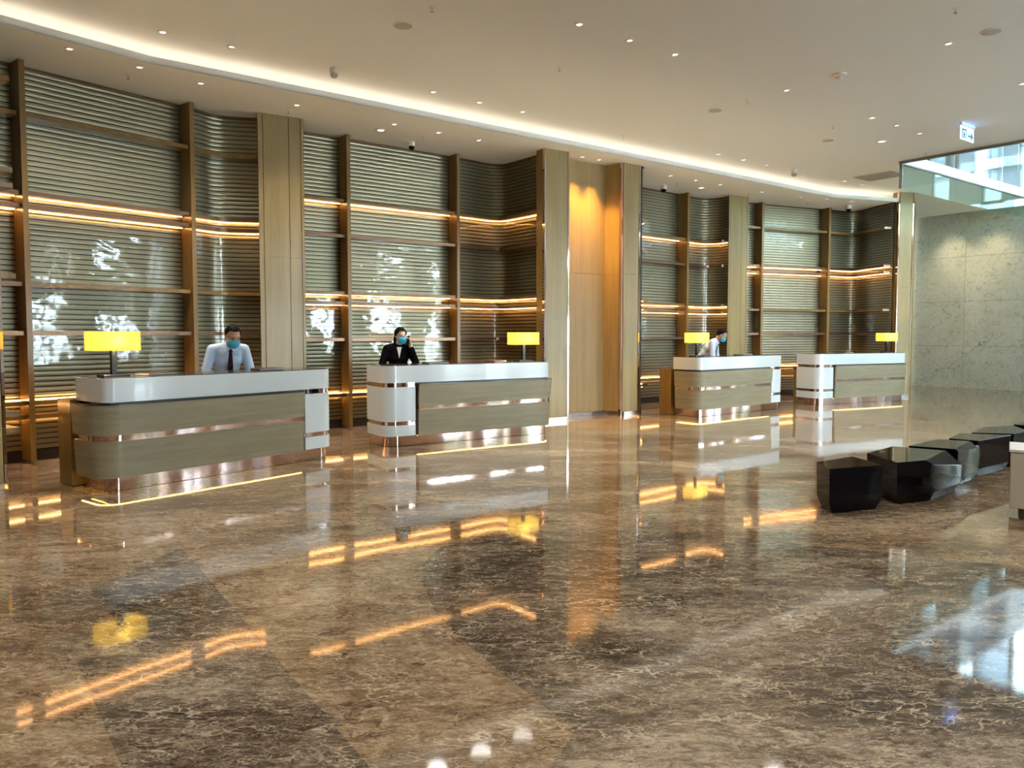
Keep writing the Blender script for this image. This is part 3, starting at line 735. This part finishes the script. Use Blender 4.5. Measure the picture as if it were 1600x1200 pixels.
def dome(px, z, label, s=1.0, dark=True):
    root = fixture('dome_camera', px, z, label, 'camera', 'ceiling cameras')
    MB().lathe([(.055*s,0),(.058*s,-.05*s),(.052*s,-.07*s)],18).build('housing', M['whiteplastic'], root, smooth=40)
    MB().lathe([(.050*s,-.07*s),(.046*s,-.095*s),(.03*s,-.118*s),(.008*s,-.126*s)],16).build('dome', M['black'] if dark else M['greydisc'], root, smooth=True)
dome((522,106.5), ZM, 'dome camera on the main ceiling beside the lit cove', 1.0, False)
dome((1241,264.5), ZM, 'dome camera at the far end of the main ceiling', 1.2, False)
dome((643,222), ZS, 'dome camera on the soffit above the second recess', 1.0)
dome((1037,289.5), ZS, 'dome camera on the soffit right of the alcove', 1.2)
dome((1326,321), ZS, 'dome camera in the curved corner of the fourth recess', 1.3)
# vent
vc_ = Vector((7.75,16.38))
vt = tag(empty('ceiling_vent', (vc_.x,vc_.y,ZM), UA), 'grey slotted air vent in the ceiling beside the void', 'vent')
MB().box(-.32,.32,-.40,.40,-.008,-.0005).build('backing', M['vent'], vt)
for s in (-1,1):
    MB().box(-.33,.33,s*.39-.01,s*.39+.01,-.014,0).build('frame', M['greydisc'], vt); MB().box(s*.32-.01,s*.32+.01,-.40,.40,-.014,0).build('frame', M['greydisc'], vt)
for k in range(14): MB().box(-.31,.31,-.385+k*.056,-.36+k*.056,-.013,-.008).build('slat', M['vent'], vt)

# exit sign: lit panel with a door pictogram and an arrow
ep = onz(1501,190.5,ZM); ex = tag(empty('exit_sign', (ep.x,ep.y,ZM), UA), 'white lit exit sign with teal door figure and arrow hanging from the ceiling', 'sign')
M['signface'] = emitter('sign face', (.86,.95,1.0), .30); M['signink'] = plain('sign teal', (.01,.40,.55), .5)
M['signled'] = emitter('sign top light', (.05,.22,1.0), 5.0)
MB().box(0,.48,-.02,.02,-.045,0).build('mount_bar', M['whiteplastic'], ex)
MB().box(.03,.45,-.022,-.0205,-.022,-.012).build('glow_strip', M['signled'], ex); MB().box(.03,.45,.0205,.022,-.022,-.012).build('glow_strip', M['signled'], ex)
MB().box(0,.48,-.006,.006,-.26,-.045).build('panel', M['signface'], ex)
ink = lambda mb, n: mb.build(n, M['signink'], ex)
def flat(poly): return MB().add([(x,-.008,z) for x,z in poly]+[(x,-.0062,z) for x,z in poly], [tuple(range(len(poly))), tuple(range(2*len(poly)-1,len(poly)-1,-1))]+[(i,(i+1)%len(poly),len(poly)+(i+1)%len(poly),len(poly)+i) for i in range(len(poly))])
ink(flat([(.27,-.165),(.38,-.165),(.355,-.125),(.385,-.125),(.44,-.178),(.385,-.232),(.355,-.232),(.38,-.192),(.27,-.192)]), 'arrow')
ink(MB().box(.05,.07,-.008,-.0062,-.235,-.09).box(.05,.20,-.008,-.0062,-.11,-.09).box(.185,.20,-.008,-.0062,-.235,-.09), 'door_figure')
fh = ink(MB().lathe([(.013,0),(.013,.0018)],10), 'figure_head')
fh.rotation_euler = (PI/2,0,0); fh.location = (.125,-.0062,-.135)
ink(flat([(.115,-.15),(.14,-.15),(.165,-.178),(.155,-.186),(.14,-.17),(.137,-.19),(.16,-.235),(.145,-.235),(.125,-.20),(.10,-.235),(.085,-.235),(.115,-.19),(.11,-.17),(.092,-.188),(.083,-.18)]), 'running_figure')

# ================================================================== PEOPLE
M['skin'] = plain('skin', (.55,.32,.21), .5); M['skinf'] = plain('light skin', (.66,.43,.32), .5)
M['hair'] = plain('black hair', (.004,.0035,.0035), .6, 0, .08); M['shirt'] = plain('pale blue shirt', (.42,.54,.70), .7)
M['shirtw'] = plain('white blue shirt', (.52,.60,.70), .7); M['suit'] = plain('black suit', (.003,.003,.004), .8, 0, .08)
M['tie'] = plain('dark red tie', (.022,.004,.006), .6, 0, .15); M['tieblue'] = plain('navy tie', (.006,.007,.018), .6, 0, .15)
M['mask'] = plain('blue face mask', (.05,.42,.62), .7); M['blouse'] = plain('white blouse', (.80,.80,.78), .7)
M['eye'] = plain('dark eye', (.02,.015,.012), .2); M['trousers'] = plain('dark trousers', (.015,.015,.02), .7)
def sph(p, r, rot=None):
    r = (r,r,r) if isinstance(r,(int,float)) else r
    m = Matrix.Translation(Vector(p))
    if rot is not None: m = m @ rot
    return m @ Matrix.Diagonal((r[0],r[1],r[2],1))
def cap(p0, p1, r0, r1):
    p0, p1 = Vector(p0), Vector(p1); L = (p1-p0).length; n = max(2, int(L/(min(r0,r1)*.45))+1)
    return [sph(p0.lerp(p1,k/(n-1)), r0+(r1-r0)*k/(n-1)) for k in range(n)]
def blob(ms, voxel, name, mat, parent, it=3):
    b = bmesh.new()
    for m in ms: bmesh.ops.create_icosphere(b, subdivisions=2, radius=1.0, matrix=m)
    me = bpy.data.meshes.new('tmp'); b.to_mesh(me); b.free()
    t = bpy.data.objects.new('tmp', me); COL.objects.link(t)
    r = t.modifiers.new('r','REMESH'); r.mode = 'VOXEL'; r.voxel_size = voxel
    dg = bpy.context.evaluated_depsgraph_get(); out = bpy.data.meshes.new_from_object(t.evaluated_get(dg))
    bpy.data.objects.remove(t); bpy.data.meshes.remove(me)
    b = bmesh.new(); b.from_mesh(out)
    for _ in range(it): bmesh.ops.smooth_vert(b, verts=b.verts, factor=.5, use_axis_x=True, use_axis_y=True, use_axis_z=True)
    b.to_mesh(out); b.free()
    out.materials.clear(); out.materials.append(mat); out.shade_smooth(); out.name = name
    o = bpy.data.objects.new(name, out); COL.objects.link(o); o.parent = parent; return o
def hand(wrist, fwd, palm_n, thumb_side, curl):
    wrist, fwd, pn = Vector(wrist), Vector(fwd).normalized(), Vector(palm_n).normalized()
    lat = fwd.cross(pn).normalized(); pn = lat.cross(fwd).normalized()
    R = Matrix((lat, fwd, pn)).transposed().to_4x4(); ms = [sph(wrist+fwd*.045, (.040,.052,.017), R), sph(wrist+fwd*.01, (.026,.03,.02), R)]
    for i, ln in enumerate((.066,.076,.071,.055)):
        base = wrist+fwd*.088+lat*((i-1.5)*.0195)*-thumb_side; d = fwd.copy(); p = base
        for k in range(3):
            d = (Matrix.Rotation(-curl*(.6+.3*k), 4, lat) @ d); q = p+d*ln*(.45,.32,.25)[k]
            ms += cap(p, q, .0090-.0008*k, .0083-.0008*k); p = q
    tb = wrist+fwd*.03+lat*.030*thumb_side; d = (fwd*.75+lat*thumb_side*.75+pn*.25).normalized()
    t1 = tb+d*.038; t2 = t1+(fwd*.9+pn*.45).normalized()*.032
    return ms+cap(tb-d*.012, t1, .012, .0105)+cap(t1, t2, .0105, .0085)
def head_parts(C, pitch, yaw, s, female):
    """matrices and a frame for a head centred at C, face towards -y before turning"""
    R = Matrix.Rotation(yaw,4,'Z') @ Matrix.Rotation(pitch,4,'X'); T = Matrix.Translation(Vector(C)) @ R @ Matrix.Scale(s,4)
    def E(p, r): return T @ sph(p, r)
    ms = [E((0,.012,.030),(.076,.096,.092)), E((0,-.030,-.035),(.060,.064,.080)), E((0,-.040,-.088),(.034,.034,.030)), E((0,-.078,.020),(.050,.020,.040)),
          E((0,-.098,-.022),(.012,.017,.013)), E((0,-.093,.002),(.009,.012,.026)), E((.038,-.075,-.030),(.022,.020,.022)), E((-.038,-.075,-.030),(.022,.020,.022)),
          E((.077,.008,-.008),(.009,.018,.030)), E((-.077,.008,-.008),(.009,.018,.030)), E((0,-.088,-.062),(.022,.012,.010))]
    return T, ms
def shell(T, name, mat, parent, c, r, keep, n=(40,28)):
    """part of an ellipsoid shell around the head, kept where keep(x,y,z) holds"""
    vs = []; fs = []
    for j in range(n[1]+1):
        th = PI*j/n[1]
        for i in range(n[0]):
            ph = 2*PI*i/n[0]; vs.append((c[0]+r[0]*math.sin(th)*math.cos(ph), c[1]+r[1]*math.sin(th)*math.sin(ph), c[2]+r[2]*math.cos(th)))
    for j in range(n[1]):
        for i in range(n[0]):
            q = (j*n[0]+i, j*n[0]+(i+1)%n[0], (j+1)*n[0]+(i+1)%n[0], (j+1)*n[0]+i)
            cx = [sum(vs[k][a] for k in q)/4 for a in range(3)]
            if keep(*cx): fs.append(q)
    mb = MB(); mb.v = [tuple(T @ Vector(v)) for v in vs]; mb.f = fs; mb.mi = [0]*len(fs)
    o = mb.build(name, mat, parent, smooth=True)
    b = bmesh.new(); b.from_mesh(o.data); bmesh.ops.delete(b, geom=[v for v in b.verts if not v.link_faces], context='VERTS'); bmesh.ops.remove_doubles(b, verts=b.verts, dist=.0004); b.to_mesh(o.data); b.free()
    md = o.modifiers.new('thickness','SOLIDIFY'); md.thickness = .006; md.offset = 0
    return o
def face_bits(T, root, yaw_mat, female):
    for sx in (-1,1):
        MB().lathe([(.001,-.006),(.006,-.004),(.007,0),(.006,.004),(.001,.006)],10).build('eye', M['eye'], root, smooth=True).matrix_local = T @ Matrix.Translation((sx*.031,-.088,.010)) @ Matrix.Rotation(PI/2,4,'Y') @ Matrix.Diagonal((.8,1,1.7,1))
        MB().box(-.017,.017,-.003,.003,-.003,.003).build('eyebrow', M['hair'], root).matrix_local = T @ Matrix.Translation((sx*.032,-.094,.034)) @ Matrix.Rotation(sx*.12,4,'Y')
    shell(T, 'face_mask', M['mask'], root, (0,-.047,-.048), (.067,.072,.067), lambda x,y,z: y < -.058+abs(x)*.25 and -.105 < z < .000)
    for sx in (-1,1):
        p0, p1 = T @ Vector((sx*.060,-.070,-.02)), T @ Vector((sx*.083,.012,.0))
        blob(cap(p0, p1, .0022, .0022), .0018, 'mask_strap', M['blouse'], root, 0)
def legs(px=.095, lean=0.0):
    ms = []
    for s in (-1,1):
        ms += cap((s*px,0,.90),(s*(px+.01),-.02,.50),.088,.060)+cap((s*(px+.01),-.02,.50),(s*(px+.015),.02,.09),.058,.042)
    return ms
def shoes(root):
    for s in (-1,1):
        blob([sph((s*.11,-.05,.040),(.045,.13,.038)), sph((s*.11,.03,.05),(.04,.06,.048))], .012, 'shoe', M['darkbase'], root, 2)
def infl(ms, d):
    out = []
    for m in ms:
        l, r, s = m.decompose(); out.append(Matrix.Translation(l) @ r.to_matrix().to_4x4() @ Matrix.Diagonal((s.x+d,s.y+d,s.z+d,1)))
    return out
def torso(pel, chest, neck, sh_w, female=False):
    pel, chest, neck = Vector(pel), Vector(chest), Vector(neck)
    ax = (neck-pel).normalized(); R = ax.to_track_quat('Z','Y').to_matrix().to_4x4()
    w = .9 if female else 1.0
    ms = [sph(pel,(.155*w,.11,.11),R), sph(pel.lerp(chest,.35),(.135*w,.10,.12),R), sph(pel.lerp(chest,.65),(.142*w,.105,.13),R),
          sph(chest,(.165*w,.118,.15),R), sph(chest.lerp(neck,.55),(.165*w,.095,.08),R), sph(chest.lerp(neck,.8),(.13*w,.075,.055),R)]
    return ms
def person(loc, rz, label, P, shirt, tie=None, female=False, skin='skin'):
    root = tag(empty('person', loc, rz), label, 'person', 'reception staff')
    T, hm = head_parts(P['head'], P['hpitch'], P['hyaw'], P.get('hs',1.0), female)
    tr = torso(P['pel'], P['chest'], P['neck'], P['sh'], female)
    arms = []; sl = []; hands = []
    for k in ('L','R'):
        s_, e_, w_ = P['sh'+k], P['el'+k], P['wr'+k]
        up = cap(s_, e_, .056, .044); fo = cap(e_, w_, .043, .029); arms += up+fo
        sl += up+fo[:int(len(fo)*.88)]
        hands += hand(w_, P['fw'+k], P['pn'+k], P['th'+k], P['cu'+k])
    nk = cap(Vector(P['neck'])-Vector((0,0,.03)), T @ Vector((0,.02,-.06)), .058, .054)
    blob(hm+nk+tr+arms+hands+legs()+cap(P['shR'], P['shL'], .05, .05), .0085, 'body', M[skin], root, 2)
    trap = cap(Vector(P['neck'])+Vector((.03,.01,-.01)), P['shL'], .048, .056)+cap(Vector(P['neck'])+Vector((-.03,.01,-.01)), P['shR'], .048, .056)
    blob(infl(tr,.014)+infl(sl,.012)+infl(trap,.012), .011, 'jacket' if female else 'shirt', M[shirt], root, 2)
    blob(infl(legs(),.013)+[sph(P['pel'],(.165,.122,.10))], .014, 'trousers', M['trousers'], root, 2)
    shoes(root); face_bits(T, root, None, female)
    if female:
        shell(T, 'hair', M['hair'], root, (0,.016,.034), (.084,.105,.100), lambda x,y,z: (y > -.055+max(0,.06-z)*.9 or z > .088) and z > -.075)
        pts = [(0,.115,.02),(0,.14,-.04),(-.01,.13,-.12),(-.02,.10,-.19)]
        pm = []
        for i in range(3): pm += cap(T @ Vector(pts[i]), T @ Vector(pts[i+1]), (.042,.046,.040)[i], (.046,.040,.022)[i])
        blob(pm, .010, 'ponytail', M['hair'], root, 2)
    else:
        shell(T, 'hair', M['hair'], root, (0,.014,.036), (.081,.103,.098), lambda x,y,z: (y > -.030+max(0,.075-z)*.75 or z > .095) and z > -.035)
    ax = (Vector(P['neck'])-Vector(P['pel'])).normalized(); fr = Vector((0,-1,0)); fr = (fr-ax*fr.dot(ax)).normalized()
    nkp = Vector(P['neck'])
    if tie:
        R = Matrix((Vector((1,0,0)), fr.cross(Vector((1,0,0)))*-1, fr)).transposed().to_4x4()
        c0 = nkp-ax*.035+fr*.088; c1 = nkp-ax*.20+fr*.148; c2 = nkp-ax*.40+fr*.132
        mb = MB(); ws = (.018,.030,.040)
        pv = []
        for c, w in zip((c0,c1,c2), ws):
            pv += [c+Vector((-w,0,0)), c+Vector((w,0,0)), c+Vector((w,0,0))+fr*.010, c+Vector((-w,0,0))+fr*.010]
        fs = [(0,1,2,3),(8,11,10,9)]
        for k in range(2):
            for i in range(4): fs.append((k*4+i, k*4+(i+1)%4, k*4+4+(i+1)%4, k*4+4+i))
        mb.add(pv, fs).build('tie', M[tie], root)
        blob([sph(c0+ax*.012+fr*.004,(.026,.018,.024))], .008, 'tie_knot', M[tie], root, 1)
        for s in (-1,1):
            a0 = nkp+Vector((s*.010,0,0))+fr*.092-ax*.01; a1 = nkp+Vector((s*.066,0,0))+fr*.015+ax*.035; a2 = nkp+Vector((s*.062,0,0))+fr*.082-ax*.055
            MB().add([a0,a1,a2,a0+fr*.008,a1+fr*.008+Vector((s*.006,0,0)),a2+fr*.008],[(0,1,2),(3,5,4),(0,3,4,1),(1,4,5,2),(2,5,3,0)]).build('collar', M[shirt], root)
    if female:
        a0 = nkp+fr*.092-ax*.015; a3 = nkp+fr*.150-ax*.17
        MB().add([a0+Vector((-.035,0,0)),a0+Vector((.035,0,0)),a3,a0+Vector((-.035,0,0))+fr*.012,a0+Vector((.035,0,0))+fr*.012,a3+fr*.010],[(0,1,2),(3,5,4),(0,3,4,1),(1,4,5,2),(2,5,3,0)]).build('blouse', M['blouse'], root)
    return root, T
m1 = dict(pel=(0,0,.92), chest=(0,-.13,1.20), neck=(0,-.20,1.36), sh=.38, head=(0.02,-.30,1.470), hpitch=math.radians(28), hyaw=math.radians(6), hs=1.06,
 shL=(.185,-.165,1.315), elL=(.255,-.19,1.05), wrL=(.13,-.30,.855), shR=(-.185,-.165,1.315), elR=(-.265,-.17,1.06), wrR=(-.12,-.30,.855),
 fwL=(-.3,-1,-.3), pnL=(0,-.2,1), thL=1, cuL=.35, fwR=(.3,-1,-.3), pnR=(0,-.2,1), thR=-1, cuR=.35)
person(on_desk(D1,1.96,1.12), math.radians(34), 'man in pale blue shirt, dark tie and blue mask looking down behind the nearest desk', m1, 'shirt', 'tie')
f2 = dict(pel=(0,.02,.90), chest=(0,-.01,1.16), neck=(.01,-.02,1.335), sh=.34, head=(.035,-.055,1.470), hpitch=math.radians(6), hyaw=math.radians(22), hs=1.0,
 shL=(.160,-.01,1.285), elL=(.255,-.10,1.075), wrL=(.175,-.12,1.325), shR=(-.160,-.01,1.285), elR=(-.245,-.05,1.03), wrR=(-.15,-.26,.88),
 fwL=(-.25,.10,1), pnL=(1,.5,.2), thL=1, cuL=.55, fwR=(.3,-1,-.2), pnR=(0,-.1,1), thR=-1, cuR=.3)
pw, Tw = person(on_desk(D2,.68,1.02), math.radians(12), 'woman in black suit and blue mask holding a phone to her ear', f2, 'suit', None, True, 'skinf')
m3 = dict(pel=(0,.10,.92), chest=(0,-.12,1.21), neck=(0,-.24,1.375), sh=.38, head=(0.0,-.355,1.475), hpitch=math.radians(34), hyaw=0.0, hs=1.04,
 shL=(.185,-.20,1.325), elL=(.235,-.22,1.06), wrL=(.13,-.38,.88), shR=(-.185,-.20,1.325), elR=(-.235,-.22,1.06), wrR=(-.13,-.38,.88),
 fwL=(-.2,-1,-.3), pnL=(0,-.2,1), thL=1, cuL=.3, fwR=(.2,-1,-.3), pnR=(0,-.2,1), thR=-1, cuR=.3)
person(on_desk(D3,1.72,1.22), math.radians(66), 'man in white shirt and navy tie leaning forward beside the far lamp', m3, 'shirtw', 'tieblue')
# phone in her raised hand
ph = tag(empty('mobile_phone', pw.matrix_basis @ Vector((.130,-.105,1.405))), 'black mobile phone at the ear of the woman in the suit', 'phone')
ph.rotation_euler = (math.radians(-8), math.radians(14), math.radians(40))
MB().box(-.006,.006,-.036,.036,-.075,.075).build('body', M['black'], ph, bevel=.003)
MB().box(-.0068,-.006,-.033,.033,-.070,.070).build('screen', M['darkbase'], ph)

# ================================================================== TREES OUTSIDE THE ENTRANCE FRONT (seen as reflections)
M['leaf'] = plain('leaves', (.055,.085,.04), .8); M['bark'] = plain('bark', (.09,.065,.045), .9)
def tree(a, b, h, r, label):
    p = W(a,b); root = tag(empty('street_tree', (p.x,p.y,-.21)), label, 'tree', 'trees outside the glazed front')
    MB().lathe([(.16,0),(.12,h*.35),(.09,h*.62)],8).build('trunk', M['bark'], root, smooth=True)
    ms = [sph((random.uniform(-.6,.6)*r, random.uniform(-.6,.6)*r, h*random.uniform(.55,.95)), r*random.uniform(.35,.6)) for _ in range(10)]
    o = blob(ms, .22, 'crown', M['leaf'], root, 1)
    for v in o.data.vertices: v.co += Vector((random.uniform(-1,1),random.uniform(-1,1),random.uniform(-1,1)))*.12
for k, (a, b, h, r, l) in enumerate(((2,14,5.5,1.8,'street tree outside the glazed front, first from the left wall'),(7,13,6,2.0,'street tree outside the glazed front, second from the left wall'),(12,15,5,1.7,'street tree outside the glazed front, third from the left wall'),
        (17,13,6.5,2.1,'street tree outside the glazed front, fourth from the left wall'),(22,14,5.5,1.9,'street tree outside the glazed front, fifth from the left wall'),(31,-1,6,2.0,'tree outside the side front nearest the marble wall'),(32,4,5.5,1.8,'tree outside the side front farthest from the marble wall'))):
    tree(a, b, h, r, l)

# neighbouring block beyond the upper windows
M['blockwall'] = plain('pale blue cladding', (.16,.20,.24), .7); M['fin'] = plain('white fins', (.40,.43,.45), .6)
_bp = W(44,-30); nbk = tag(empty('office_block', (_bp.x,_bp.y,-.21), math.atan2(Wd.y,Wd.x)), 'pale blue office block with white fins outside the upper windows', 'building')
MB().box(0,60,0,12,0,26).build('wall', M['blockwall'], nbk)
for k in range(24): MB().box(k*2.5,k*2.5+.7,-.6,0,0,26).build('fin', M['fin'], nbk)
for k in range(7): MB().box(0,60,-.25,0,3.4+k*3.4,3.9+k*3.4).build('floor_band', M['fin'], nbk)
